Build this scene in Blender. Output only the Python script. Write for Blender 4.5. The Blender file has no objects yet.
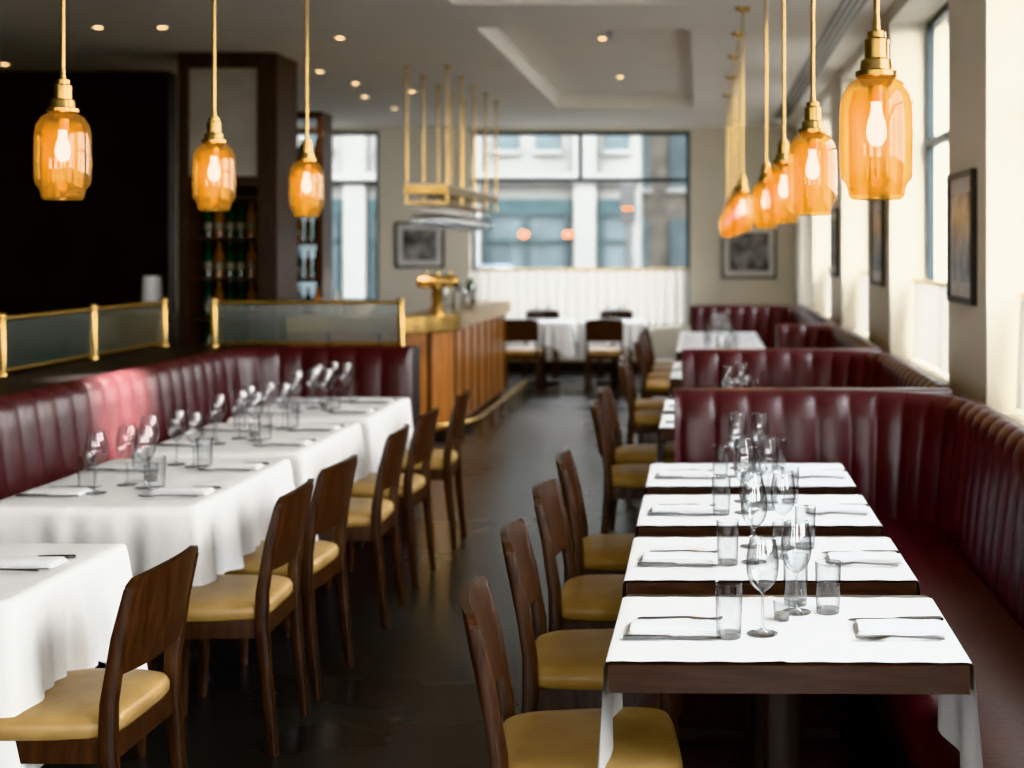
import bpy, bmesh, math, random
from mathutils import Vector, Matrix
random.seed(7)
sc = bpy.context.scene
COL = sc.collection
PI = math.pi

# ------------------------------------------------------------------ materials
def newmat(name):
    m = bpy.data.materials.new(name); m.use_nodes = True
    nt = m.node_tree
    b = nt.nodes.get('Principled BSDF')
    return m, nt, b
def pmat(name, c1, c2=None, rough=.5, metal=0., scale=5., stretch=(1,1,1), bump=0., bscale=None, detail=4., coat=0., rough2=None, sheen=0., spec=None, bdist=.01):
    m, nt, b = newmat(name)
    if c2 is None: c2 = tuple(x*.85 for x in c1)
    tc = nt.nodes.new('ShaderNodeTexCoord'); mp = nt.nodes.new('ShaderNodeMapping')
    mp.inputs['Scale'].default_value = stretch
    nt.links.new(tc.outputs['Object'], mp.inputs['Vector'])
    n = nt.nodes.new('ShaderNodeTexNoise'); n.inputs['Scale'].default_value = scale; n.inputs['Detail'].default_value = detail
    nt.links.new(mp.outputs[0], n.inputs['Vector'])
    r = nt.nodes.new('ShaderNodeValToRGB')
    r.color_ramp.elements[0].position = .35; r.color_ramp.elements[1].position = .68
    r.color_ramp.elements[0].color = (*c1, 1); r.color_ramp.elements[1].color = (*c2, 1)
    nt.links.new(n.outputs['Fac'], r.inputs[0]); nt.links.new(r.outputs[0], b.inputs['Base Color'])
    b.inputs['Metallic'].default_value = metal
    b.inputs['Roughness'].default_value = rough
    if rough2 is not None:
        mr = nt.nodes.new('ShaderNodeMapRange'); mr.inputs['To Min'].default_value = rough; mr.inputs['To Max'].default_value = rough2
        nt.links.new(n.outputs['Fac'], mr.inputs['Value']); nt.links.new(mr.outputs[0], b.inputs['Roughness'])
    if coat: b.inputs['Coat Weight'].default_value = coat; b.inputs['Coat Roughness'].default_value = .15
    if spec is not None: b.inputs['Specular IOR Level'].default_value = spec
    if sheen: b.inputs['Sheen Weight'].default_value = sheen
    if bump:
        n2 = nt.nodes.new('ShaderNodeTexNoise'); n2.inputs['Scale'].default_value = bscale or scale*4
        n2.inputs['Detail'].default_value = 3
        nt.links.new(mp.outputs[0], n2.inputs['Vector'])
        bp = nt.nodes.new('ShaderNodeBump'); bp.inputs['Strength'].default_value = bump; bp.inputs['Distance'].default_value = bdist
        nt.links.new(n2.outputs['Fac'], bp.inputs['Height']); nt.links.new(bp.outputs[0], b.inputs['Normal'])
    return m
def emat(name, c, s):
    m, nt, b = newmat(name)
    b.inputs['Base Color'].default_value = (*c, 1)
    b.inputs['Emission Color'].default_value = (*c, 1); b.inputs['Emission Strength'].default_value = s
    return m
def thin_glass(name, tint, gloss=.04, trans_l=0., tl_col=None, rough=.03, emit=0., edge=.7, power=4., absorb=None):
    # thin-walled glass: Schlick reflectance from the facing angle, clear transmission, absorption along grazing path
    m, nt, b = newmat(name); nt.nodes.remove(b)
    out = nt.nodes['Material Output']
    t = nt.nodes.new('ShaderNodeBsdfTransparent'); t.inputs[0].default_value = (*tint, 1)
    g = nt.nodes.new('ShaderNodeBsdfGlossy'); g.inputs['Roughness'].default_value = rough
    lw = nt.nodes.new('ShaderNodeLayerWeight'); lw.inputs['Blend'].default_value = .5
    if absorb:
        p2 = nt.nodes.new('ShaderNodeMath'); p2.operation='POWER'; p2.inputs[1].default_value = absorb[1]
        nt.links.new(lw.outputs['Facing'], p2.inputs[0])
        cr = nt.nodes.new('ShaderNodeValToRGB'); cr.color_ramp.elements[0].color=(*tint,1); cr.color_ramp.elements[1].color=(*absorb[0],1)
        nt.links.new(p2.outputs[0], cr.inputs[0]); nt.links.new(cr.outputs[0], t.inputs[0])
    pw = nt.nodes.new('ShaderNodeMath'); pw.operation = 'POWER'; pw.inputs[1].default_value = power
    nt.links.new(lw.outputs['Facing'], pw.inputs[0])
    ad = nt.nodes.new('ShaderNodeMath'); ad.operation = 'MULTIPLY_ADD'; ad.inputs[1].default_value = edge; ad.inputs[2].default_value = gloss
    nt.links.new(pw.outputs[0], ad.inputs[0])
    mx = nt.nodes.new('ShaderNodeMixShader'); nt.links.new(ad.outputs[0], mx.inputs[0])
    src = t.outputs[0]
    if trans_l:
        d = nt.nodes.new('ShaderNodeBsdfTranslucent'); d.inputs[0].default_value = (*tl_col, 1)
        dd = nt.nodes.new('ShaderNodeBsdfDiffuse'); dd.inputs[0].default_value = (*tl_col, 1)
        m3 = nt.nodes.new('ShaderNodeMixShader'); nt.links.new(d.outputs[0], m3.inputs[1]); nt.links.new(dd.outputs[0], m3.inputs[2])
        m2 = nt.nodes.new('ShaderNodeMixShader'); m2.inputs[0].default_value = trans_l
        nt.links.new(t.outputs[0], m2.inputs[1]); nt.links.new(m3.outputs[0], m2.inputs[2]); src = m2.outputs[0]
    nt.links.new(src, mx.inputs[1]); nt.links.new(g.outputs[0], mx.inputs[2])
    fin = mx.outputs[0]
    if emit:
        e = nt.nodes.new('ShaderNodeEmission'); e.inputs[0].default_value = (*tl_col, 1); e.inputs[1].default_value = emit
        a = nt.nodes.new('ShaderNodeAddShader'); nt.links.new(fin, a.inputs[0]); nt.links.new(e.outputs[0], a.inputs[1]); fin = a.outputs[0]
    nt.links.new(fin, out.inputs[0])
    return m
def curtain_mat(name):
    m, nt, b = newmat(name); nt.nodes.remove(b); out = nt.nodes['Material Output']
    d = nt.nodes.new('ShaderNodeBsdfDiffuse'); d.inputs[0].default_value = (.8,.78,.74,1)
    t = nt.nodes.new('ShaderNodeBsdfTranslucent'); t.inputs[0].default_value = (.5,.48,.45,1)
    n = nt.nodes.new('ShaderNodeTexNoise'); n.inputs['Scale'].default_value = 60
    mr = nt.nodes.new('ShaderNodeMapRange'); mr.inputs['To Min'].default_value = .24; mr.inputs['To Max'].default_value = .33
    nt.links.new(n.outputs['Fac'], mr.inputs[0])
    mx = nt.nodes.new('ShaderNodeMixShader'); nt.links.new(mr.outputs[0], mx.inputs[0])
    nt.links.new(d.outputs[0], mx.inputs[1]); nt.links.new(t.outputs[0], mx.inputs[2]); nt.links.new(mx.outputs[0], out.inputs[0])
    return m

M = {}
M['floor'] = pmat('floor_polished_concrete', (.025,.0245,.024), (.040,.039,.037), rough=.24, rough2=.32, scale=.9, detail=6)
M['wall'] = pmat('wall_plaster_cream', (.74,.69,.59), (.77,.72,.62), rough=.8, scale=2, bump=.05)
M['walldark'] = pmat('wall_dark_panel', (.006,.004,.004), (.010,.007,.006), rough=.5, scale=3, spec=.2)
M['ceil'] = pmat('ceiling_plaster', (.82,.79,.72), (.85,.82,.75), rough=.85, scale=1.5)
M['leather'] = pmat('leather_burgundy', (.041,.0120,.0135), (.063,.0195,.0215), rough=.27, rough2=.42, scale=6, bump=.12, bscale=45, detail=6)
M['plinth'] = pmat('plinth_dark', (.012,.008,.007), rough=.5)
M['wood'] = pmat('wood_walnut', (.020,.0092,.0056), (.054,.0245,.0135), rough=.32, scale=9, stretch=(6,6,1), bump=.05, coat=.2)
M['woodtop'] = pmat('wood_tabletop', (.018,.008,.0045), (.04,.019,.011), rough=.3, scale=8, stretch=(1,8,8), bump=.04, coat=.2)
M['barwood'] = pmat('wood_bar_front', (.27,.105,.034), (.42,.18,.063), rough=.3, scale=5, stretch=(4,4,.6), bump=.04, coat=.4)
M['tan'] = pmat('leather_mustard', (.33,.20,.072), (.44,.285,.115), rough=.40, scale=7, bump=.12, bscale=60)
M['cloth'] = pmat('linen_white', (.76,.755,.74), (.80,.795,.78), rough=.85, scale=6, bump=.6, bscale=5, detail=2, bdist=.02)
M['napkin'] = pmat('napkin_linen', (.78,.78,.78), (.82,.82,.82), rough=.9, scale=30, bump=.2, bscale=120)
M['brass'] = pmat('brass_aged', (.42,.27,.10), (.56,.38,.16), rough=.27, metal=1, scale=12)
M['steel'] = pmat('steel_cutlery', (.16,.16,.165), (.24,.24,.245), rough=.22, metal=1, scale=20)
M['black'] = pmat('frame_black', (.012,.012,.013), rough=.4)
M['frame'] = pmat('window_frame_teal', (.015,.03,.034), (.02,.04,.044), rough=.45)
M['glass'] = thin_glass('glass_clear', (.93,.94,.945), .09, rough=.015, edge=.6, power=2.2, absorb=((.16,.18,.18),2.2))
M['pane'] = thin_glass('window_pane', (.98,.985,.985), .003, edge=.25, power=5)
M['railglass'] = thin_glass('rail_glass_reeded', (.42,.5,.47), .10, .45, (.13,.155,.14), rough=.2, edge=.4)
M['amber'] = thin_glass('glass_amber', (.95,.80,.50), .06, .09, (.85,.50,.14), rough=.05, emit=.07, edge=.5, absorb=((.6,.36,.10),2.))
M['bulb'] = emat('bulb_warm', (1,.72,.36), 36)
M['down'] = emat('downlight_lens', (1,.66,.34), 12)
M['white'] = pmat('painted_white', (.75,.74,.72), rough=.5)
M['curtain'] = curtain_mat('curtain_sheer')
M['mirror'] = pmat('panel_smoked_mirror', (.32,.29,.25), (.38,.345,.30), rough=.3, metal=.3)
M['bgreen'] = pmat('bottle_green', (.01,.03,.015), rough=.1)
M['bamber'] = pmat('bottle_amber', (.2,.07,.015), rough=.1)
M['bclear'] = pmat('bottle_pale', (.2,.21,.2), rough=.1)
M['label'] = pmat('paper_label', (.25,.23,.19), rough=.7)
M['stone'] = pmat('facade_stone', (.115,.115,.110), (.145,.143,.137), rough=.9, scale=.8, spec=0)
M['stone2'] = pmat('facade_brick', (.055,.050,.043), (.085,.078,.067), rough=.9, scale=2, spec=0)
M['extwin'] = pmat('facade_glass', (.034,.044,.047), (.062,.075,.078), rough=.5, scale=.7, spec=.05)
M['exttrim'] = pmat('facade_storefront', (.022,.036,.038), (.032,.048,.050), rough=.6, spec=.05)
M['asphalt'] = pmat('asphalt', (.05,.05,.05), (.065,.065,.065), rough=.9, spec=.05)
M['carpaint'] = pmat('car_paint', (.09,.10,.115), rough=.5, spec=.1)
M['tyre'] = pmat('tyre', (.002,.002,.002), rough=.9, spec=.05)
M['signred'] = emat('storefront_lamp', (1,.34,.10), .8)
M['leaf'] = pmat('leaf', (.03,.08,.02), (.06,.14,.04), rough=.5)

# ------------------------------------------------------------------ mesh helpers
class B:
    def __init__(s, *mats): s.bm = bmesh.new(); s.mats = list(mats)
    def mi(s, k):
        if k not in s.mats: s.mats.append(k)
        return s.mats.index(k)
    def face(s, vs, k):
        try:
            f = s.bm.faces.new(vs); f.material_index = s.mi(k); return f
        except ValueError: return None
    def box(s, x0,x1,y0,y1,z0,z1,k):
        v = [s.bm.verts.new(p) for p in ((x0,y0,z0),(x1,y0,z0),(x1,y1,z0),(x0,y1,z0),(x0,y0,z1),(x1,y0,z1),(x1,y1,z1),(x0,y1,z1))]
        for q in ((3,2,1,0),(4,5,6,7),(0,1,5,4),(1,2,6,5),(2,3,7,6),(3,0,4,7)): s.face([v[i] for i in q], k)
    def rings(s, rings, k, cap0=True, cap1=True, closed=True):
        R = [[s.bm.verts.new(p) for p in r] for r in rings]
        n = len(R[0])
        for a, b in zip(R[:-1], R[1:]):
            for i in range(n if closed else n-1):
                j = (i+1) % n
                s.face([a[i], a[j], b[j], b[i]], k)
        if cap0 and closed: s.face(R[0][::-1], k)
        if cap1 and closed: s.face(R[-1], k)
        return R
    def post(s, pts, k, ch=.25):
        rs = []
        for x,y,z,wx,wy in pts:
            a, b_ = wx/2, wy/2; c = min(a,b_)*ch
            rs.append([(x-a+c,y-b_,z),(x+a-c,y-b_,z),(x+a,y-b_+c,z),(x+a,y+b_-c,z),(x+a-c,y+b_,z),(x-a+c,y+b_,z),(x-a,y+b_-c,z),(x-a,y-b_+c,z)])
        s.rings(rs, k)
    def lathe(s, prof, k, c=(0,0,0), seg=24, flip=False, cap0=True, cap1=True):
        rs = []
        for r,z in prof:
            r = max(r, .0004); z = -z if flip else z
            rs.append([(c[0]+r*math.cos(2*PI*i/seg), c[1]+r*math.sin(2*PI*i/seg), c[2]+z) for i in range(seg)])
        s.rings(rs, k, cap0, cap1)
    def tube(s, pts, r, k, seg=10):
        P = [Vector(p) for p in pts]; rs = []
        up = None
        for i, p in enumerate(P):
            t = (P[min(i+1,len(P)-1)] - P[max(i-1,0)]).normalized()
            if up is None:
                up = Vector((0,0,1)) if abs(t.z) < .9 else Vector((1,0,0))
            n = (up - t*up.dot(t)).normalized(); up = n; b_ = t.cross(n)
            rr = r[i] if isinstance(r,(list,tuple)) else r
            rs.append([tuple(p + n*rr*math.cos(2*PI*j/seg) + b_*rr*math.sin(2*PI*j/seg)) for j in range(seg)])
        s.rings(rs, k)
    def grid(s, nu, nv, f, k):
        V = [[s.bm.verts.new(f(i/nu, j/nv)) for j in range(nv+1)] for i in range(nu+1)]
        for i in range(nu):
            for j in range(nv): s.face([V[i][j], V[i+1][j], V[i+1][j+1], V[i][j+1]], k)
    def mesh(s, name, smooth=True, angle=40, fix=True):
        if fix: bmesh.ops.recalc_face_normals(s.bm, faces=s.bm.faces[:])
        me = bpy.data.meshes.new(name); s.bm.to_mesh(me); s.bm.free()
        for k in s.mats: me.materials.append(M[k])
        if smooth:
            for p in me.polygons: p.use_smooth = True
            me.set_sharp_from_angle(angle=math.radians(angle))
        return me
def put(me, name, loc=(0,0,0), rz=0, bevel=0, scale=1, rx=0):
    o = bpy.data.objects.new(name, me); o.location = loc; o.rotation_euler = (rx,0,rz); o.scale = (scale,)*3
    COL.objects.link(o)
    if bevel:
        md = o.modifiers.new('bevel','BEVEL'); md.width = bevel; md.segments = 2; md.limit_method = 'ANGLE'
    return o
def solo(b, name, bevel=0, angle=40, smooth=True): return put(b.mesh(name, smooth, angle), name, bevel=bevel)

H = 3.2      # ceiling
YB = 18.3    # back wall
XR = 1.25    # right wall inner face
XG = 1.48    # right glazing plane
XL = -7.0
YN = -3.0    # rear (behind camera)
# ------------------------------------------------------------------ room shell
b = B(); b.box(XL-.2, XG+.2, YN-.2, YB+.2, -.12, 0, 'floor'); solo(b, 'floor')
b = B()
xs = [XL-.2,-1.6,-.07,XG+.2]; ys = [YN-.2,2.0,9.07,10.05,15.8,YB+.2]
for i in range(3):
    for j in range(5):
        tray = (i==1 and j in (1,3))
        z = H+.16 if tray else H
        b.box(xs[i],xs[i+1],ys[j],ys[j+1],z,H+.4,'ceil')
solo(b,'ceiling')
b = B()
pill = [(-3.0,-2.2),(-.1,.9),(3.0,3.95),(6.1,7.05),(9.2,10.4),(12.3,13.4),(15.4,18.3)]
for a,c in pill: b.box(XR, XG+.2, a, c, 0, H, 'wall')
gaps = [(pill[i][1], pill[i+1][0]) for i in range(len(pill)-1)]
for a,c in gaps:
    b.box(XR, XG+.2, a, c, 0, .9, 'wall'); b.box(XR, XG+.2, a, c, 3.1, H, 'wall')
solo(b,'wall_right')
b = B()
b.box(XL,-5.55,YB,YB+.2,0,H,'wall'); b.box(-4.2,-3.0,YB,YB+.2,0,H,'wall'); b.box(-.13,XG+.2,YB,YB+.2,0,H,'wall')
b.box(-5.55,-4.2,YB,YB+.2,0,.9,'wall'); b.box(-3.0,-.13,YB,YB+.2,0,.6,'wall')
b.box(-5.55,-4.2,YB,YB+.2,3.15,H,'wall'); b.box(-3.0,-.13,YB,YB+.2,3.15,H,'wall')
solo(b,'wall_back')
b = B(); b.box(XL-.2,XL,YN,YB,0,H,'walldark'); solo(b,'wall_left')
b = B(); b.box(XL,-4.75,12.5,12.7,0,H-.001,'walldark'); solo(b,'wall_partition')
rg=((-6.2,-4.6),(-3.0,-1.4),(-.4,1.2))
b = B()
for a,c in ((XL,-6.2),(-4.6,-3.0),(-1.4,-.4),(1.2,XG+.2)): b.box(a,c,YN-.2,YN,0,H,'wall')
for a,c in rg:
    b.box(a,c,YN-.2,YN,0,1.0,'wall'); b.box(a,c,YN-.2,YN,2.4,H,'wall')
solo(b,'wall_rear')
b = B(); b.box(-.12,XR,YB-.02,YB,0,.14,'plinth'); b.box(-3,-.13,YB-.02,YB,0,.14,'plinth'); solo(b,'baseboard_back')

def window(name, axis, a, c, z0, z1, pos, transoms, verts, dirn=1):
    b = B(); t=.05; d=.05
    def bar(u0,u1,w0,w1):
        if axis=='y': b.box(u0,u1,pos-d/2,pos+d/2,w0,w1,'frame')
        else: b.box(pos-d/2,pos+d/2,u0,u1,w0,w1,'frame')
    bar(a,a+t,z0,z1); bar(c-t,c,z0,z1); bar(a+t,c-t,z0,z0+t); bar(a+t,c-t,z1-t,z1)
    for z in transoms: bar(a+t,c-t,z-t/2,z+t/2)
    for (u,w0,w1) in verts: bar(u-t/2,u+t/2,w0,w1)
    def q(p): b.face([b.bm.verts.new(v) for v in p],'pane')
    if axis=='y': q([(a+.01,pos,z0+.01),(c-.01,pos,z0+.01),(c-.01,pos,z1-.01),(a+.01,pos,z1-.01)])
    else: q([(pos,a+.01,z0+.01),(pos,c-.01,z0+.01),(pos,c-.01,z1-.01),(pos,a+.01,z1-.01)])
    return solo(b,name,smooth=False)
window('window_1','y',-3.0,-.13,.6,3.15,YB+.1,[2.51],[(-1.57,2.535,3.1)])
window('window_2','y',-5.55,-4.2,.9,3.15,YB+.1,[2.48],[])
for i,(a,c) in enumerate(gaps): window('window_%d'%(i+3),'x',a,c,.9,3.1,XG+.03,[2.3],[((a+c)/2,.95,3.05)])
for i,(a,c) in enumerate(rg): window('window_%d'%(i+10),'y',a,c,1.0,2.4,YN-.1,[],[])
def curtain(name, axis, a, c, z0, z1, pos):
    b = B(); n = int((c-a)/.012)
    def f(u,v):
        s = a+(c-a)*u; w = .026*math.sin(s*2*PI/.13)+.010*math.sin(s*2*PI/.057+1)
        w *= .5+.5*(1-v)
        z = z0+(z1-z0)*v
        return (s,pos+w,z) if axis=='y' else (pos+w,s,z)
    b.grid(n,6,f,'curtain')
    if axis=='y': b.tube([(a-.02,pos,z1+.012),(c+.02,pos,z1+.012)],.012,'brass')
    else: b.tube([(pos,a,z1+.012),(pos,c,z1+.012)],.012,'brass')
    return solo(b,name,angle=80)
curtain('cafe_curtain','y',-2.97,-.16,.62,1.33,YB-.06)
for a,c in gaps[2:]: curtain('cafe_curtain','x',a+.03,c-.03,.92,1.40,XG-.08)
b = B()
for k in range(4): b.box(.90+.045*k,.925+.045*k,5.0,17.0,H-.012,H-.002,'black')
b.box(.87,1.085,4.97,17.03,H-.004,H,'white')
solo(b,'linear_ceiling_vent')
def downlight(x,y,z=H):
    b = B()
    b.lathe([(.05,0),(.05,-.006),(.036,-.008),(.03,-.003)],'white',seg=20)
    b.lathe([(.029,-.004),(.029,-.006)],'down',seg=20)
    return b
dlm = downlight(0,0).mesh('downlight')
for x,y,z in ((-3.84,10,H),(-4.3,10,H),(-5.96,12.0,H),(-3.4,12.5,H),(-3.3,13.4,H),(-3.5,14.6,H),(-3.45,15.8,H),(-2.9,14.1,H),(-.81,11.6,H+.16),(-2.7,10.5,H),(-5.0,8.2,H),(-.81,14.2,H+.16)):
    put(dlm,'downlight',(x,y,z))
b=B(); b.lathe([(.05,0),(.05,-.02),(.02,-.03),(.02,-.05),(.035,-.055)],'white'); put(b.mesh('sprinkler'),'smoke_detector',(-.7,11.3,H+.16))

# ------------------------------------------------------------------ banquettes
def rpath(pts, r, step):
    out=[]; P=[Vector(p) for p in pts]
    def seg(a,c):
        n=max(1,int((c-a).length/step))
        for i in range(n): out.append(a+(c-a)*i/n)
    cur=P[0]
    for i in range(1,len(P)-1):
        d0=(P[i]-P[i-1]).normalized(); d1=(P[i+1]-P[i]).normalized()
        a=P[i]-d0*r; e=P[i]+d1*r
        seg(cur,a)
        cen=a+d1*r
        n=max(4,int(r*PI/2/step))
        for k in range(n):
            t=PI/2*k/n
            out.append(cen-d1*r*math.cos(t)+d0*r*math.sin(t))
        cur=e
    seg(cur,P[-1]); out.append(P[-1])
    return out
BACK=[(.0,.02,0),(.14,.02,0),(.15,.40,.4),(.16,.50,1),(.15,.62,1),(.135,.75,1),(.12,.87,1),(.108,.94,.9),(.09,.978,.7),(.06,1.0,.4),(.03,1.005,.2),(.0,.995,0)]
def sweep(b, path, prof, k, chan=0, amp=.0):
    s=0; rs=[]
    for i,p in enumerate(path):
        if i: s+=(p-path[i-1]).length
        t=(path[min(i+1,len(path)-1)]-path[max(i-1,0)]).normalized()
        n=Vector((-t.y,t.x))
        bul=0
        if chan: bul=amp*(abs(math.sin(PI*s/chan))**.45-1)
        ring=[]
        for o,z,w in prof:
            q=p+n*(o+bul*w); ring.append((q.x,q.y,z+bul*.35*w*(1 if z>.95 else 0)))
        rs.append(ring)
    b.rings(rs,k)
SEAT=[(.14,.30,0),(.58,.30,0),(.62,.33,.5),(.625,.39,.7),(.615,.435,.8),(.585,.46,1),(.4,.47,1),(.17,.472,1)]
def banquette(name, pts, r=.5, seat=None, chan=.145):
    b=B()
    sweep(b, rpath(pts,r,.0145), BACK,'leather',chan,.024)
    if seat:
        sweep(b, rpath(seat,.3,.03), SEAT,'leather',.58,.012)
        sweep(b, rpath(seat,.3,.2), [(.1,.0,0),(.52,.0,0),(.52,.299,0),(.1,.299,0)],'plinth')
    return solo(b,name,angle=60)
banquette('leather_banquette',[(1.14,.6),(1.14,6.12),(-.11,6.12)],seat=[(1.14,.6),(1.14,5.9)])
banquette('leather_banquette',[(1.14,6.32),(1.14,8.55),(-.11,8.55)],seat=[(1.14,6.32),(1.14,8.35)])
banquette('leather_banquette',[(1.14,8.75),(1.14,11.35),(.62,11.35)],r=.3,seat=[(1.14,8.75),(1.14,11.2)])
banquette('leather_banquette',[(1.14,11.5),(1.14,15.1),(-.1,15.1)],seat=[(1.14,11.5),(1.14,14.9)])
banquette('leather_banquette',[(-1.82,8.86),(-2.95,8.86),(-2.95,1.2)],seat=[(-2.95,8.6),(-2.95,1.2)],chan=.17)
b=B(); b.box(-.11,1.12,6.13,6.24,0,1.0,'leather'); b.box(-.11,1.12,8.56,8.66,0,1.0,'leather'); b.box(-.1,1.12,15.11,15.2,0,1.0,'leather'); b.box(.62,1.12,11.36,11.46,0,1.0,'leather')
solo(b,'booth_divider',bevel=.02)
b=B(); b.box(-3.58,-2.96,1.2,8.87,0,.985,'plinth'); b.box(-3.58,-1.82,8.87,9.12,0,.985,'plinth'); solo(b,'low_partition',bevel=.01)
def rail(pts, name):
    b=B(); z0,z1=1.01,1.27
    for i,(x,y) in enumerate(pts):
        b.lathe([(.026,0),(.026,.01),(.018,.02),(.018,.285),(.024,.29),(.024,.305),(.012,.315)],'brass',c=(x,y,.985),seg=16)
    for (x0,y0),(x1,y1) in zip(pts[:-1],pts[1:]):
        b.tube([(x0,y0,z1),(x1,y1,z1)],.013,'brass'); b.tube([(x0,y0,z0),(x1,y1,z0)],.008,'brass')
        d=Vector((x1-x0,y1-y0)).normalized()
        a=Vector((x0,y0))+d*.02; c=Vector((x1,y1))-d*.02
        b.face([b.bm.verts.new(v) for v in ((a.x,a.y,z0+.008),(c.x,c.y,z0+.008),(c.x,c.y,z1-.014),(a.x,a.y,z1-.014))],'railglass')
    return solo(b,name)
rail([(-3.46,9.04-1.05*i) for i in range(7)],'brass_glass_railing')
rail([(-3.12,8.99),(-1.92,8.99)],'brass_glass_railing')

# ------------------------------------------------------------------ chair
def chair_mesh():
    b=B('wood','tan')
    for s in (-1,1):
        b.post([(-.235,s*.195,0,.026,.024),(-.215,s*.195,.2,.034,.028),(-.195,s*.195,.42,.042,.03),(-.197,s*.195,.52,.040,.028),(-.222,s*.196,.68,.034,.026),(-.25,s*.197,.798,.026,.024)],'wood')
        b.post([(.185,s*.195,0,.024,.024),(.178,s*.192,.25,.032,.03),(.172,s*.19,.435,.04,.038)],'wood')
        b.box(-.18,.155,s*.19-.011,s*.19+.011,.375,.435,'wood')
    b.box(.16,.182,-.18,.18,.375,.435,'wood'); b.box(-.205,-.183,-.18,.18,.375,.435,'wood')
    ny=20; zs=[.585,.60,.66,.74,.808,.820]
    th=.010
    def xc(y,z):
        base=-.205-(z-.58)*.20
        return base-.030*(1-(y/.2)**2)
    rs=[]
    for i in range(ny+1):
        y=-.207+.414*i/ny
        e=min(1,(1-abs(y)/.207)/.12+.0)
        crown=.010*(1-(y/.205)**2)-.014*(1-e)**2
        lo=.012*(1-e)**2
        ring=[(xc(y,z)+th, y, z+(crown if z>.8 else 0)+(lo if z<.62 else 0)) for z in zs]+[(xc(y,z)-th,y,z+(crown if z>.8 else 0)+(lo if z<.62 else 0)) for z in zs[::-1]]
        rs.append(ring)
    b.rings(rs,'wood')
    rs=[]
    def outline(inset,z):
        r=[]
        for i in range(40):
            a=2*PI*i/40; c,s_=math.cos(a),math.sin(a)
            e=.32
            x=math.copysign(abs(c)**e,c)*(.21-inset); y=math.copysign(abs(s_)**e,s_)*(.215-inset)
            y*=1+.05*(x/.2); r.append((x-.0,y,z))
        return r
    for ins,z in ((.01,.432),(0,.445),(0,.465),(.008,.48),(.03,.49),(.08,.496),(.14,.498),(.19,.499)): rs.append(outline(ins,z))
    b.rings(rs,'tan')
    return b.mesh('dining_chair',angle=50)
CH=chair_mesh()
def chair(x,y,rz): put(CH,'dining_chair',(x,y,0),rz)
for x,y,r in ((-.26,3.25,.10),(-.27,3.97,.05),(-.26,4.66,-.03),(-.26,5.36,.04),(-.27,7.15,.05),(-.28,7.85,-.04),(-.27,9.6,.03),(-.3,10.3,.0),(-.28,11.9,.05),(-.27,12.6,-.05),(-.28,13.3,.02),(-.28,14.0,.02)): chair(x,y,r)
for x,y,r in ((-1.62,3.58,-.02),(-1.60,4.66,.03),(-1.60,5.24,-.05),(-1.58,6.15,.03),(-1.58,6.85,-.02),(-1.56,7.70,.04)): chair(x,y,PI+r)
chair(-2.0,15.75,PI/2); chair(-1.06,15.75,PI/2)
for x in (-2.0,-1.06): chair(x,17.55,-PI/2)

# ------------------------------------------------------------------ tables
def table_right_mesh():
    b=B('woodtop','cloth','plinth')
    W,L=.755,.60
    b.box(0,W,0,L,.690,.748,'woodtop')
    b.box(.16,W-.16,.14,L-.14,.65,.689,'plinth')
    b.post([(W/2,L/2,.03,.09,.09),(W/2,L/2,.65,.08,.08)],'plinth')
    b.box(.10,W-.10,L/2-.04,L/2+.04,0,.035,'plinth'); b.box(W/2-.04,W/2+.04,.08,L-.08,0,.034,'plinth')
    pr=[]
    dl=.30
    n=8
    for i in range(n+1): pr.append((-.010-.008*(1-i/n),.748-dl+ (dl-.01)*i/n,1-i/n))
    pr+=[(-.006,.7505,0),(.002,.7525,0)]
    for i in range(1,48): pr.append((W*i/48,.7525,0))
    pr+=[(W-.002,.7525,0),(W+.006,.7505,0)]
    for i in range(n+1): pr.append((W+.010+.008*(i/n),.738-(dl-.01)*i/n,i/n))
    y0,y1=.012,.555; ny=22
    rs=[]
    for j in range(ny+1):
        y=y0+(y1-y0)*j/ny
        ring=[]
        for x,z,w in pr:
            rip=.014*w*math.sin(y*22+ (0 if x<.3 else 1.5))
            dz=0
            if w==0 and .03<x<W-.03:
                dz=.0026*math.exp(-((x-W*.48)/.008)**2)+.0007*math.sin(x*60+y*35)
            yy=y+(y-.28)*.10*w
            ring.append((x+rip*(1 if x>.3 else -1),yy,z+dz+.0006))
        rs.append(ring)
    b.rings(rs,'cloth',closed=False)
    return b.mesh('dining_table',angle=50,fix=False)
TR=table_right_mesh()
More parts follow.
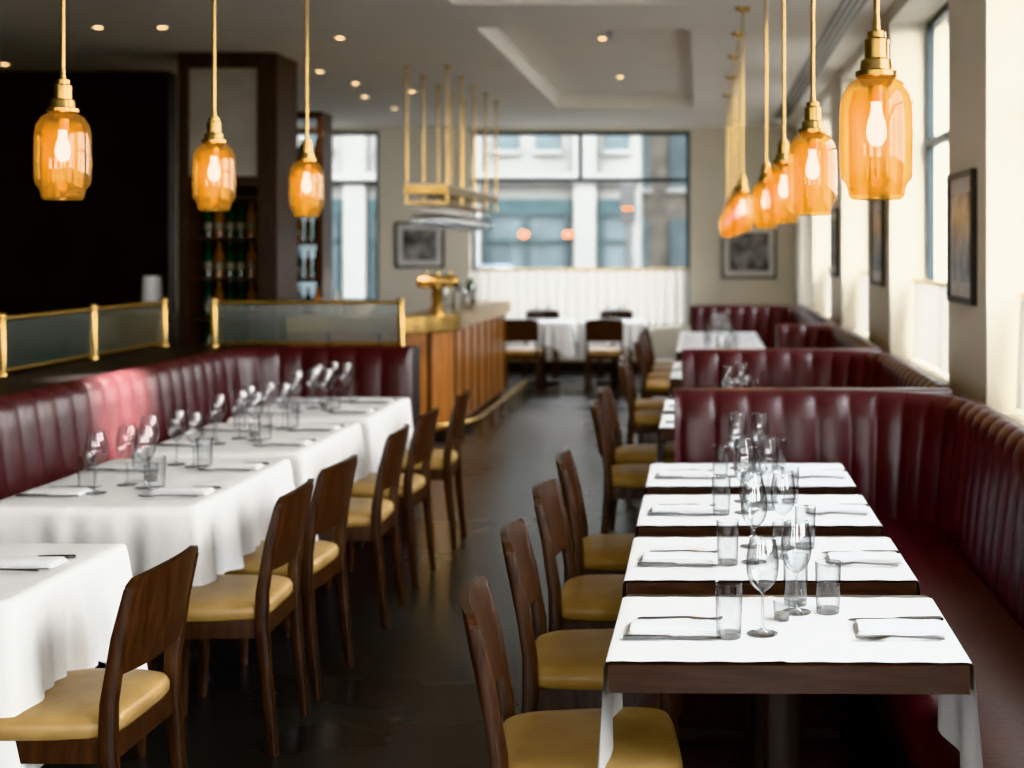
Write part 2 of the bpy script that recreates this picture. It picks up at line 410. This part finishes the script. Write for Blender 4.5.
def draped_mesh(W,L,drop=.27,corner=.14,seed=0):
    b=B('cloth','plinth')
    rnd=random.Random(seed)
    per=[];r=.02
    def add(p,n,c): per.append((p,n,c))
    N=44
    cs=[(0,0),(W,0),(W,L),(0,L)]
    for k in range(4):
        a=Vector(cs[k]);c=Vector(cs[(k+1)%4]);d=(c-a).normalized();nn=Vector((d.y,-d.x));ln=(c-a).length
        for i in range(N):
            t=(i+.5)/N; p=a+(c-a)*t
            dist=min(t,1-t)*ln
            diag=(p-Vector((W/2,L/2))); diag=Vector((math.copysign(1,diag.x),math.copysign(1,diag.y))).normalized()
            w=math.exp(-(dist/.07)**2)
            n=(nn*(1-w)+diag*w).normalized()
            cc=math.exp(-(dist/.13)**2)
            add(p,n,cc)
    cen=Vector((W/2,L/2)); z=.755
    rs=[]
    for s in (.0,.25,.5,.75,.93,1.0):
        rs.append([((cen+(p-cen)*max(s,.01)).x,(cen+(p-cen)*max(s,.01)).y,z+.0012*math.sin(9*p.x*s+7*p.y*s+seed)) for p,n,c in per])
    ph=[rnd.uniform(0,6) for _ in range(4)]
    T=12
    rs.append([(p.x+n.x*.007,p.y+n.y*.007,z-.006) for p,n,c in per])
    m=len(per)
    for t in range(1,T+1):
        u=t/T; ring=[]
        for i,(p,n,c) in enumerate(per):
            s=i/m*2*PI
            wav=.45*math.sin(s*9+ph[0])+.4*math.sin(s*17+ph[1])+.35*math.sin(s*29+ph[2])
            off=.010+u*(.014+.050*c)+ .030*(u**.8)*wav*(1-c*.6)
            zz=z-.008-u*(drop+corner*c+.006*wav)
            ring.append((p.x+n.x*off,p.y+n.y*off,zz))
        rs.append(ring)
    b.rings(rs,'cloth',cap1=False)
    b.box(.02,W-.02,.02,L-.02,.72,.745,'plinth')
    b.post([(W/2,L/2,.03,.1,.1),(W/2,L/2,.72,.08,.08)],'plinth')
    b.box(.15,W-.15,L/2-.04,L/2+.04,0,.035,'plinth'); b.box(W/2-.04,W/2+.04,.12,L-.12,0,.034,'plinth')
    return b.mesh('dining_table',angle=60)
def wine_bowl():
    return [(.0034,.08),(.0036,.088),(.006,.095),(.012,.099),(.020,.106),(.028,.116),(.0335,.129),(.0365,.145),(.0368,.16),(.0355,.175),(.033,.192),(.030,.207),(.0285,.216)]
WFOOT=[(0,0),(.034,0),(.035,.0018),(.02,.004),(.008,.008),(.0042,.016),(.0034,.03),(.0034,.08)]
def wine_into(b,c=(0,0,0),seg=32,flip=False):
    b.lathe(WFOOT+wine_bowl()[1:],'glass',c=c,seg=seg,flip=flip,cap1=False)
def tumbler_profile(h=.12,r=.031):
    return [(0,.0),(r*.86,0),(r*.88,.002),(r*.9,.012),(r*.95,h*.5),(r,h)]
b=B('glass'); wine_into(b); b.lathe([(.0285,.2155),(.0291,.2163),(.0285,.217),(.0279,.2163)],'glass',seg=32,cap0=False,cap1=False); WG=b.mesh('wine_glass',angle=70)
def tumb(h=.12,r=.031):
    b.lathe(tumbler_profile(h,r),'glass',seg=32,cap1=False)
    b.lathe([(0,.011),(r*.87,.0112)],'glass',seg=32,cap1=False)
    b.lathe([(r,h-.0006),(r+.0006,h),(r,h+.0008),(r-.0008,h)],'glass',seg=32,cap0=False,cap1=False)
b=B('glass'); tumb(); TG=b.mesh('water_tumbler',angle=50)
b=B('glass'); tumb(.075,.033); b.lathe([(0,.0125),(.027,.0125),(.027,.03),(0,.031)],'label',seg=20); VG=b.mesh('votive_candle_holder',angle=50)
def fork():
    b=B('steel')
    rs=[]
    for x,w,z,t in ((0,.010,.001,.002),(.01,.013,.0015,.003),(.05,.009,.003,.003),(.09,.006,.005,.003),(.12,.007,.006,.003),(.135,.020,.004,.002),(.15,.024,.0025,.0018)):
        rs.append([(x,-w/2,z),(x,w/2,z),(x,w/2,z+t),(x,-w/2,z+t)])
    b.rings(rs,'steel')
    for k in range(4):
        y=-.0105+.007*k; rs=[]
        for x,z in ((.15,.0025),(.165,.002),(.185,.0035),(.198,.007)):
            w=.0034 if x<.19 else .0018
            rs.append([(x,y-w/2,z),(x,y+w/2,z),(x,y+w/2,z+.0018),(x,y-w/2,z+.0018)])
        b.rings(rs,'steel')
    return b.mesh('dinner_fork',angle=50)
def knife():
    b=B('steel'); rs=[]
    for x,w,t in ((0,.010,.005),(.006,.016,.007),(.06,.013,.007),(.10,.010,.006),(.112,.013,.003),(.16,.019,.002),(.20,.017,.0018),(.215,.010,.0015),(.22,.003,.001)):
        rs.append([(x,-w/2,.0005),(x,w/2,.0005),(x,w/2,.0005+t),(x,-w/2,.0005+t)])
    b.rings(rs,'steel'); return b.mesh('table_knife',angle=50)
def napkin():
    b=B('napkin'); L,W=.205,.105
    for lay in range(3):
        z=.0005+lay*.0042; g=lay*.003; rs=[]
        for i in range(13):
            u=i/12; x=-L/2+g+(L-2*g)*u; e=.0038*min(1,8*min(u,1-u)+.25)
            wob=.0008*math.sin(u*11+lay)
            rs.append([(x,-W/2+g,z+wob),(x,-W/2+g-.0015,z+e/2+wob),(x,-W/2+g+.002,z+e+wob),(x,0,z+e+.001+wob),(x,W/2-g-.004,z+e+wob),(x,W/2-g,z+e*.4+wob)])
        b.rings(rs,'napkin')
    return b.mesh('folded_napkin',angle=60)
FK,KN,NP=fork(),knife(),napkin()
def setting(x,y,z,side,jit=0):
    j=random.uniform(-.03,.03)
    rz=0 if side>0 else PI
    put(NP,'folded_napkin',(x,y,z),rz+j)
    s=side
    put(FK,'dinner_fork',(x-s*.085,y+s*.085,z+.001),rz+random.uniform(-.10,.10))
    put(KN,'table_knife',(x-s*.110,y-s*.078,z+.001),rz+random.uniform(-.04,.04))
ZR=.7545
ty=[2.925,3.64,4.36,5.08]
for i,y in enumerate(ty):
    o=put(TR,'dining_table',(-.192,y,0),-.012 if i==0 else 0)
    setting(-.060,y+.25,ZR,1); setting(.455,y+.25,ZR,-1)
    put(TG,'water_tumbler',(.073+random.uniform(-.01,.01),y+.19,ZR))
    put(WG,'wine_glass',(.140+random.uniform(-.01,.01),y+.215,ZR))
    put(WG,'wine_glass',(.238+random.uniform(-.01,.01),y+.40,ZR))
    put(TG,'water_tumbler',(.305+random.uniform(-.008,.008),y+.40,ZR))
    if i: put(WG,'wine_glass',(.150,y+.42,ZR)); put(TG,'water_tumbler',(.228,y+.27,ZR),scale=.85)
    else: put(TG,'water_tumbler',(.232,y+.475,ZR))
    put(VG,'votive_candle_holder',(.19,y+.33,ZR),scale=.6)
for y in (6.75,7.45,9.3,10.0,11.75,12.45,13.15,13.85):
    put(TR,'dining_table',(-.192,y,0))
    setting(-.060,y+.25,ZR,1); setting(.455,y+.25,ZR,-1)
    for (m,n,dx,dy) in ((TG,'water_tumbler',.07,.2),(WG,'wine_glass',.15,.24),(WG,'wine_glass',.23,.4),(TG,'water_tumbler',.30,.42)):
        put(m,n,(dx,y+dy,ZR))
ZL=.7585
for k,(y0,y1) in enumerate(((3.42,4.10),(4.68,5.74),(5.92,6.92),(7.12,8.10))):
    x0,x1=-2.40,-1.685
    put(draped_mesh(x1-x0,y1-y0,seed=k),'dining_table',(x0,y0,0))
    if y1-y0<.8:
        setting(x0+.13,(y0+y1)/2,ZL,1); setting(x1-.16,(y0+y1)/2+.05,ZL,-1)
        cy=[(y0+y1)/2]
    else:
        for yy in (y0+.25,y1-.25):
            setting(x0+.14,yy,ZL,1); setting(x1-.14,yy,ZL,-1)
        cy=[y0+.3,y1-.28]
    for yy in cy:
        cx=(x0+x1)/2
        if k==0: cx-=.02
        put(WG,'wine_glass',(cx+.05,yy+.05,ZL)); put(TG,'water_tumbler',(cx+.11,yy+.0,ZL))
        put(WG,'wine_glass',(cx-.08,yy-.06,ZL)); put(TG,'water_tumbler',(cx-.14,yy-.0,ZL))
        put(WG,'wine_glass',(cx-.04,yy+.11,ZL))
    put(VG,'votive_candle_holder',((x0+x1)/2+.01,(y0+y1)/2-.03,ZL),scale=.8)
for x0,k in ((-2.25,5),(-1.38,6)):
    put(draped_mesh(.74,.74,seed=k),'dining_table',(x0,16.25,0))
    put(WG,'wine_glass',(x0+.3,16.6,ZL)); put(WG,'wine_glass',(x0+.45,16.7,ZL)); put(TG,'water_tumbler',(x0+.37,16.5,ZL))

# ------------------------------------------------------------------ pendants
def pendant(z0):
    b=B('brass','amber','bulb')
    outer=[(.030,.002),(.052,.0),(.060,.008),(.062,.022),(.066,.034),(.076,.046),(.080,.065),(.081,.12),(.080,.195),(.075,.225),(.060,.250),(.040,.262),(.033,.266)]
    rs=[[(r*math.cos(2*PI*i/40),r*math.sin(2*PI*i/40),z) for i in range(40)] for r,z in outer]
    b.rings(rs,'amber',cap0=False,cap1=False)
    inner=[(.056,.010),(.058,.03),(.060,.06),(.060,.2),(.05,.235)]
    rs=[[(r*math.cos(2*PI*i/32),r*math.sin(2*PI*i/32),z) for i in range(32)] for r,z in inner]
    b.rings(rs,'amber',cap0=False,cap1=False)
    b.lathe([(.030,.245),(.040,.262),(.046,.266),(.046,.276),(.036,.280),(.034,.300),(.026,.305),(.026,.345),(.020,.350),(.020,.362),(.009,.366),(.0065,.40)],'brass',seg=28)
    b.lathe([(.018,.21),(.018,.262),(.012,.266)],'brass',seg=16)
    b.lathe([(.0,.115),(.012,.119),(.020,.132),(.022,.148),(.018,.17),(.012,.19),(.011,.211)],'bulb',seg=20)
    L=H-z0
    b.tube([(0,0,.36),(0,0,L-.02)],.0065,'brass',12)
    b.lathe([(.008,L-.05),(.012,L-.03),(.05,L-.022),(.052,L),(.0,L)],'brass',seg=28)
    return b.mesh('pendant_lamp',angle=45)
PM=pendant(1.725)
for x,y in ((.382,3.03),(.362,4.5),(.365,6.1),(.365,7.75),(.28,9.2),(.28,10.3),(.28,11.5),(.28,12.9),(.28,14.4)): put(PM,'pendant_lamp',(x,y,1.725))
PL=pendant(1.765)
for x,y in ((-1.925,4.23),(-1.895,5.46),(-1.86,6.62)): put(PL,'pendant_lamp',(x,y,1.765))

# ------------------------------------------------------------------ pictures
def picture(name, w, h, seed):
    b=B('black','white','art%d'%seed)
    t=.028
    b.box(-w/2,w/2,-.03,0,h/2-t,h/2,'black'); b.box(-w/2,w/2,-.03,0,-h/2,-h/2+t,'black')
    b.box(-w/2,-w/2+t,-.03,0,-h/2+t,h/2-t,'black'); b.box(w/2-t,w/2,-.03,0,-h/2+t,h/2-t,'black')
    b.box(-w/2+t,w/2-t,-.016,-.004,-h/2+t,h/2-t,'white')
    b.box(-w/2+t+.07,w/2-t-.07,-.02,-.0161,-h/2+t+.07,h/2-t-.07,'art%d'%seed)
    return b.mesh(name,smooth=False)
for s,(c1,c2) in enumerate((((.02,.02,.02),(.45,.45,.44)),((.03,.03,.035),(.3,.3,.3)),((.02,.03,.04),(.35,.33,.3)))):
    M['art%d'%s]=pmat('art_photo_%d'%s,c1,c2,rough=.3,scale=4+s*2,detail=6)
put(picture('framed_picture',.64,.60,0),'framed_picture',(-3.66,YB,1.66))
put(picture('framed_picture',.72,.70,1),'framed_picture',(.64,YB,1.57))
pm=picture('framed_picture',.62,.62,2)
for y in (6.62,9.75,12.85): put(pm,'framed_picture',(XR,y,1.67),-PI/2)

# ------------------------------------------------------------------ bar
b=B('barwood','brass','plinth')
def barpath(off,r,step=.05,x=-2.1,y=11.5,yl=15.1):
    return rpath([(-3.38,y-off),(x+off,y-off),(x+off,yl)],r+off,step)
def slab(path,inner,z0,z1,k):
    R=[]
    for p,q in zip(path,inner): R.append([(p.x,p.y,z0),(p.x,p.y,z1),(q.x,q.y,z1),(q.x,q.y,z0)])
    b.rings(R,k)
def offs(path,d):
    o=[]
    for i,p in enumerate(path):
        t=(path[min(i+1,len(path)-1)]-path[max(i-1,0)]).normalized(); o.append(p+Vector((-t.y,t.x))*d)
    return o
base=barpath(0,.45,.04)
slab(offs(base,0),offs(base,.35),.10,.93,'barwood')
slab(offs(base,.05),offs(base,.35),0,.10,'plinth')
slab(offs(base,-.06),offs(base,.42),.93,1.03,'brass')
slab(offs(base,-.05),offs(base,.42),1.03,1.055,'brass')
acc=0; last=base[0]
nxt=.3
for i,p in enumerate(base[1:],1):
    acc+=(p-base[i-1]).length
    if acc>nxt:
        nxt+=.42
        t=(p-base[i-1]).normalized(); n=Vector((t.y,-t.x))
        q=p+n*.008
        a=q-t*.018; c=q+t*.018
        R=[[(a.x+n.x*.006,a.y+n.y*.006,z),(c.x+n.x*.006,c.y+n.y*.006,z),(c.x-n.x*.01,c.y-n.y*.01,z),(a.x-n.x*.01,a.y-n.y*.01,z)] for z in (.12,.92)]
        b.rings(R,'wood')
fr=offs(base,-.22)
fr=[p for p in fr if p.y>11.0 and p.x>-3.3]
b.tube([(p.x,p.y,.17) for p in fr],.024,'brass',12)
for i in range(4,len(fr),16):
    p=fr[i]; b.tube([(p.x,p.y,0),(p.x,p.y,.16)],.012,'brass',8)
solo(b,'bar_counter',angle=50)
b=B('brass','black')
b.lathe([(.06,0),(.06,.02),(.042,.035),(.04,.20),(.05,.22),(.05,.25)],'brass',c=(0,0,0))
b.tube([(-.17,0,.28),(-.14,0,.28),(.14,0,.28),(.17,0,.28)],[.04,.052,.052,.04],'brass',18)
for x in (-.1,0,.1):
    b.tube([(x,-.04,.28),(x,-.10,.27),(x,-.11,.22)],.010,'brass',8)
    b.lathe([(.010,.32),(.012,.33),(.015,.35),(.012,.365),(.004,.37)],'brass',c=(x,-.02,0),seg=12)
put(b.mesh('beer_tap_tower'),'beer_tap_tower',(-2.22,11.85,1.055),.2)
def bottle(k,lab=True,h=.30,r=.037):
    b=B(k,'label')
    b.lathe([(0,0),(r,0),(r,h*.62),(r*.8,h*.7),(r*.36,h*.78),(r*.33,h*.97),(r*.4,h*.975),(r*.4,h)],k,seg=16)
    if lab: b.lathe([(r+.0008,h*.2),(r+.0008,h*.5)],'label',seg=16)
    return b.mesh('liquor_bottle',angle=50)
BT=[bottle('bgreen'),bottle('bamber',h=.28),bottle('bclear',h=.26,r=.04),bottle('bgreen',h=.32,r=.034)]
for i,(x,y) in enumerate(((-2.35,12.6),(-2.42,12.75),(-2.3,13.2),(-2.4,13.9),(-2.32,14.3),(-3.2,11.7),(-3.05,11.75))):
    put(BT[i%4],'liquor_bottle',(x,y,1.055),scale=.8)
b=B('white'); b.lathe([(0,.005),(.04,0),(.05,.01),(.11,.06),(.13,.10),(.125,.10),(.1,.06),(.04,.02),(0,.02)],'white')
M['orange']=pmat('fruit_orange',(.55,.2,.03),(.6,.25,.04),rough=.5)
for a in range(5):
    x,y=.05*math.cos(a*1.256),.05*math.sin(a*1.256)
    b.lathe([(0.001,.04),(.025,.047),(.036,.075),(.025,.103),(0.001,.11)],'orange',c=(x,y,0),seg=12)
put(b.mesh('fruit_bowl'),'fruit_bowl',(-2.85,11.75,1.055))
for x,y in ((-2.25,12.3),(-2.3,12.4),(-2.2,12.95),(-2.22,13.5)): put(WG,'wine_glass',(x,y,1.055))
put(TG,'water_tumbler',(-2.18,12.15,1.055))
b=B('white','leaf'); b.lathe([(0,0),(.05,0),(.065,.1),(.06,.1),(0,.09)],'white')
for i in range(26):
    a=random.uniform(0,6.28); l=random.uniform(.1,.2); e=random.uniform(.3,1.3)
    p=Vector((0,0,.09)); d=Vector((math.cos(a)*math.cos(e),math.sin(a)*math.cos(e),math.sin(e)))
    q=p+d*l; s=Vector((-math.sin(a),math.cos(a),0))*.018
    m=p+d*l*.6
    v=[b.bm.verts.new(t) for t in (p,m+s,q,m-s)]; b.face(v,'leaf')
put(b.mesh('potted_herb'),'potted_herb',(-2.45,14.75,1.055))
b=B('brass','glass','white','woodtop')
x0,x1,y0,y1=-2.56,-2.18,12.1,15.1
b.box(x0,x1,y0,y1,2.09,2.17,'brass')
b.box(x0+.02,x1-.02,y0+.02,y1-.02,2.171,2.18,'white')
z=2.0
b.box(x0,x1,y0,y0+.02,z,z+.02,'brass'); b.box(x0,x1,y1-.02,y1,z,z+.02,'brass')
for k in range(7):
    x=x0+.01+k*.06
    b.box(x-.006,x+.006,y0+.02,y1-.02,2.0,2.012,'brass')
for i in range(5):
    y=y0+.04+i*.73
    for x in (x0+.015,x1-.015):
        b.tube([(x,y,2.0),(x,y,H)],.010,'brass',8)
        b.lathe([(.03,H-.015),(.03,H)],'brass',c=(x,y,0),seg=14)
for i in range(15):
    for k in range(4):
        wine_into(b,c=(x0+.07+k*.08,y0+.10+i*.2,2.02),seg=14,flip=True)
solo(b,'hanging_glass_rack',angle=50)

def bottles_into(b, x, y, z, k, h=.29, r=.036):
    b.lathe([(0,0),(r,0),(r,h*.62),(r*.8,h*.7),(r*.36,h*.78),(r*.36,h)],k,c=(x,y,z),seg=10)
    b.lathe([(r+.001,h*.2),(r+.001,h*.42)],'label',c=(x,y,z),seg=10)
b=B('plinth','mirror')
M['cabwood']=pmat('wood_dark_cabinet',(.016,.008,.006),(.03,.015,.010),rough=.4,scale=6,stretch=(5,5,1))
X0,X1,Y0,Y1=-4.22,-3.42,11.32,11.9
b.box(X0,X0+.08,Y0,Y1,0,H-.001,'cabwood'); b.box(X1-.16,X1,Y0,Y1,0,H-.001,'cabwood')
b.box(X0+.08,X1-.16,Y1-.05,Y1,0,H-.001,'walldark')
b.box(X0+.08,X1-.16,Y0,Y0+.06,H-.12,H-.001,'cabwood')
b.box(X0+.08,X1-.16,Y0+.03,Y0+.06,2.2,H-.12,'mirror')
b.box(X0+.08,X1-.16,Y0,Y0+.06,2.12,2.2,'cabwood'); b.box(X0+.08,X1-.16,Y0,Y0+.4,0,.7,'cabwood')
for i in range(5):
    z=.72+i*.33
    if z>2.05: break
    b.box(X0+.08,X1-.16,Y0+.05,Y1-.05,z-.02,z,'cabwood')
    for k in range(6):
        if z+.3<2.2: bottles_into(b,X0+.14+k*.09,Y0+.3,z,('bgreen','bamber','bgreen')[k%3])
solo(b,'wine_cabinet')
b=B('wood')
X0,X1,Y0,Y1=-3.86,-3.44,12.75,13.1
b.box(X0,X0+.05,Y0,Y1,0,2.8,'wood'); b.box(X1-.05,X1,Y0,Y1,0,2.8,'wood'); b.box(X0+.05,X1-.05,Y1-.02,Y1,0,1.1,'wood')
b.box(X0,X1,Y0,Y1,2.8,2.86,'wood')
for i in range(6):
    z=1.0+i*.34
    b.box(X0+.05,X1-.05,Y0,Y1-.02,z-.03,z,'wood')
    if i<5:
        for k in range(4): bottles_into(b,X0+.1+k*.075,Y0+.15,z,('bamber','bclear','bgreen','bamber')[(k+i)%4],h=.26,r=.03)
solo(b,'back_bar_shelf')
b=B('wood','white','brass')
b.box(-.35,.35,-.25,.25,0,1.05,'wood'); b.box(-.38,.38,-.28,.28,1.05,1.09,'wood')
put(b.mesh('host_stand'),'host_stand',(-4.75,11.6,0),bevel=.01)
b=B('white','brass'); b.lathe([(.05,0),(.05,.01),(.008,.02),(.008,.12)],'brass',seg=16)
b.rings([[(r*math.cos(2*PI*i/24),r*math.sin(2*PI*i/24),z) for i in range(24)] for r,z in ((.085,.09),(.075,.30))],'white',cap0=False,cap1=False)
put(b.mesh('table_lamp'),'table_lamp',(-4.52,11.55,1.09))

# ------------------------------------------------------------------ outside
b=B(); b.box(-30,30,YB+.2,60,-.3,-.15,'asphalt'); solo(b,'street')
b=B(); b.box(XG+.2,30,-25,YB+.2,-.3,-.15,'asphalt'); b.box(-30,XG+.2,-25,YN-.2,-.3,-.15,'asphalt'); solo(b,'pavement')
b=B('stone','extwin','exttrim')
yb=35.5
b.box(-22,-1.55,yb,yb+2,-.15,11,'stone')
for i in range(7):
    x=-20.3+i*2.9
    b.box(x-.28,x+.28,yb-.3,yb,-.15,10.5,'stone')
    w=2.1 if i<6 else .75
    b.box(x+.4,x+.4+w,yb-.12,yb-.01,.3,2.45,'extwin')
    b.box(x+.35,x+.45+w,yb-.2,yb-.01,2.45,2.85,'exttrim')
    b.box(x+.35,x+.45+w,yb-.16,yb-.01,-.15,.3,'exttrim')
    for u in ((.4,1.4,2.46) if i<6 else (.4,1.1)): b.box(x+u-.05,x+u+.05,yb-.2,yb-.121,.3,2.45,'exttrim')
    b.box(x+.4,x+.4+w,yb-.2,yb-.121,1.75,1.83,'exttrim')
    for z in (4.1,7.3):
        for u in ((.6,1.65) if i<6 else (.5,)):
            b.box(x+u,x+u+.6,yb-.08,yb-.005,z,z+1.7,'extwin')
            b.box(x+u-.06,x+u+.66,yb-.14,yb-.005,z-.12,z-.001,'stone')
            b.box(x+u,x+u+.6,yb-.1,yb-.081,z+.83,z+.88,'stone')
b.box(-22,-1.55,yb-.4,yb,3.25,3.5,'stone')
solo(b,'street_building',smooth=False)
b=B('stone2','extwin','stone')
b.box(-4,14,yb+6,yb+9,-.15,14,'stone2')
for i in range(11):
    for j in range(4):
        b.box(-3.9+i*1.5,-3.0+i*1.5,yb+5.9,yb+5.99,.6+j*2.8,2.5+j*2.8,'extwin')
        b.box(-4.0+i*1.5,-2.9+i*1.5,yb+5.85,yb+5.99,.45+j*2.8,.59+j*2.8,'stone')
solo(b,'street_building',smooth=False)
def car():
    b=B('carpaint','extwin','tyre')
    prof=[(-2.1,.35),(-2.15,.65),(-2.0,.85),(-1.2,.95),(-.6,1.46),(.7,1.50),(1.35,1.0),(2.05,.9),(2.15,.6),(2.1,.35)]
    b.rings([[(x,y,z) for x,z in prof] for y in (-.85,.85)],'carpaint')
    gl=[(-1.05,.97),(-.55,1.38),(.65,1.41),(1.15,1.0)]
    b.rings([[(x,y,z) for x,z in gl] for y in (-.87,-.852)],'extwin'); b.rings([[(x,y,z) for x,z in gl] for y in (.852,.87)],'extwin')
    for x in (-1.35,1.35):
        for y in (-.8,.62):
            rs=[[(x+r*math.cos(2*PI*i/20),yy,.32+r*math.sin(2*PI*i/20)) for i in range(20)] for r,yy in ((.3,y-.08),(.32,y-.05),(.32,y+.2),(.3,y+.23))]
            b.rings(rs,'tyre')
    return b.mesh('parked_car',angle=30)
CM=car()
put(CM,'parked_car',(-3.9,22.6,-.15),bevel=.04); put(CM,'parked_car',(-9.2,22.6,-.15),bevel=.04); put(CM,'parked_car',(1.6,30,-.15),bevel=.04)
b=B('black','signred'); b.tube([(0,0,0),(0,0,3.2)],.06,'black'); b.box(-.16,.16,-.12,.12,2.3,3.2,'black')
b.lathe([(0,0),(.1,.02),(.12,.05)],'signred',c=(0,-.12,2.6),seg=12)
put(b.mesh('traffic_light'),'traffic_light',(-1.6,31,-.15))
b=B('signred','black'); 
for i in range(2): b.lathe([(0,-.10),(.09,-.06),(.11,0),(.09,.06),(0,.10)],'signred',c=(i*1.1,0,2.1),seg=14); b.tube([(i*1.1,0,2.2),(i*1.1,0,2.6)],.01,'black',6)
put(b.mesh('storefront_lantern'),'storefront_lantern',(-4.4,35.0,-.15))

# ------------------------------------------------------------------ lights
w=bpy.data.worlds.new('world'); sc.world=w; w.use_nodes=True
nt=w.node_tree; bg=nt.nodes['Background']
tc=nt.nodes.new('ShaderNodeTexCoord'); sp=nt.nodes.new('ShaderNodeSeparateXYZ'); rp=nt.nodes.new('ShaderNodeValToRGB')
nt.links.new(tc.outputs['Generated'],sp.inputs[0]); nt.links.new(sp.outputs['Z'],rp.inputs[0]); nt.links.new(rp.outputs[0],bg.inputs[0])
rp.color_ramp.elements[0].color=(.98,.96,.92,1); rp.color_ramp.elements[1].color=(.80,.89,1,1)
bg.inputs[1].default_value=19.0
def portal(loc,rot,sx,sy):
    l=bpy.data.lights.new('window_portal','AREA'); l.shape='RECTANGLE'; l.size=sx; l.size_y=sy; l.cycles.is_portal=True
    o=bpy.data.objects.new('window_portal',l); o.location=loc; o.rotation_euler=rot; COL.objects.link(o)
for a,c in gaps: portal((XG+.1,(a+c)/2,2.0),(0,PI/2,0),2.2,c-a)
portal((-1.565,YB+.18,1.87),(-PI/2,0,0),2.87,2.55); portal((-4.87,YB+.18,2.02),(-PI/2,0,0),1.35,2.25)
for a,c in rg: portal(((a+c)/2,YN-.18,1.7),(PI/2,0,0),c-a,1.4)
def spot(loc,tgt,e,size,col=(1,.8,.6),blend=.6,r=.05):
    l=bpy.data.lights.new('downlight_and_sun_patch_spot','SPOT'); l.energy=e; l.spot_size=size; l.spot_blend=blend; l.color=col; l.shadow_soft_size=r
    o=bpy.data.objects.new('downlight_and_sun_patch_spot',l); o.location=loc
    o.rotation_euler=(Vector(tgt)-Vector(loc)).to_track_quat('-Z','Y').to_euler(); COL.objects.link(o)
spot((-1.2,7.5,H-.05),(-2.82,6.9,.86),7000,.30,(1,.92,.86),1.0,.06)  # added spot without fixture, stands in for the sunlit patch on the left banquette
spot((-2.7,10.5,H-.05),(-2.2,12.0,.6),450,.9)
spot((-3.4,12.5,H-.05),(-3.4,12.6,1),100,1.2)
spot((-.81,11.6,H+.1),(-.9,11.6,0),100,1.4)

# ------------------------------------------------------------------ camera
cam=bpy.data.cameras.new('camera'); co=bpy.data.objects.new('camera',cam); COL.objects.link(co)
co.location=(0,0,1.62); co.rotation_euler=(PI/2,0,0)
cam.sensor_width=36; cam.lens=1400/1024*36
cam.shift_x=-(700-512)/1024; cam.shift_y=-(384-248)/1024
cam.clip_start=.05; cam.clip_end=200
cam.dof.use_dof=True; cam.dof.focus_distance=3.45; cam.dof.aperture_fstop=2.5
sc.camera=co
sc.view_settings.view_transform='Khronos PBR Neutral'
sc.view_settings.look='None'
sc.view_settings.exposure=-0.1
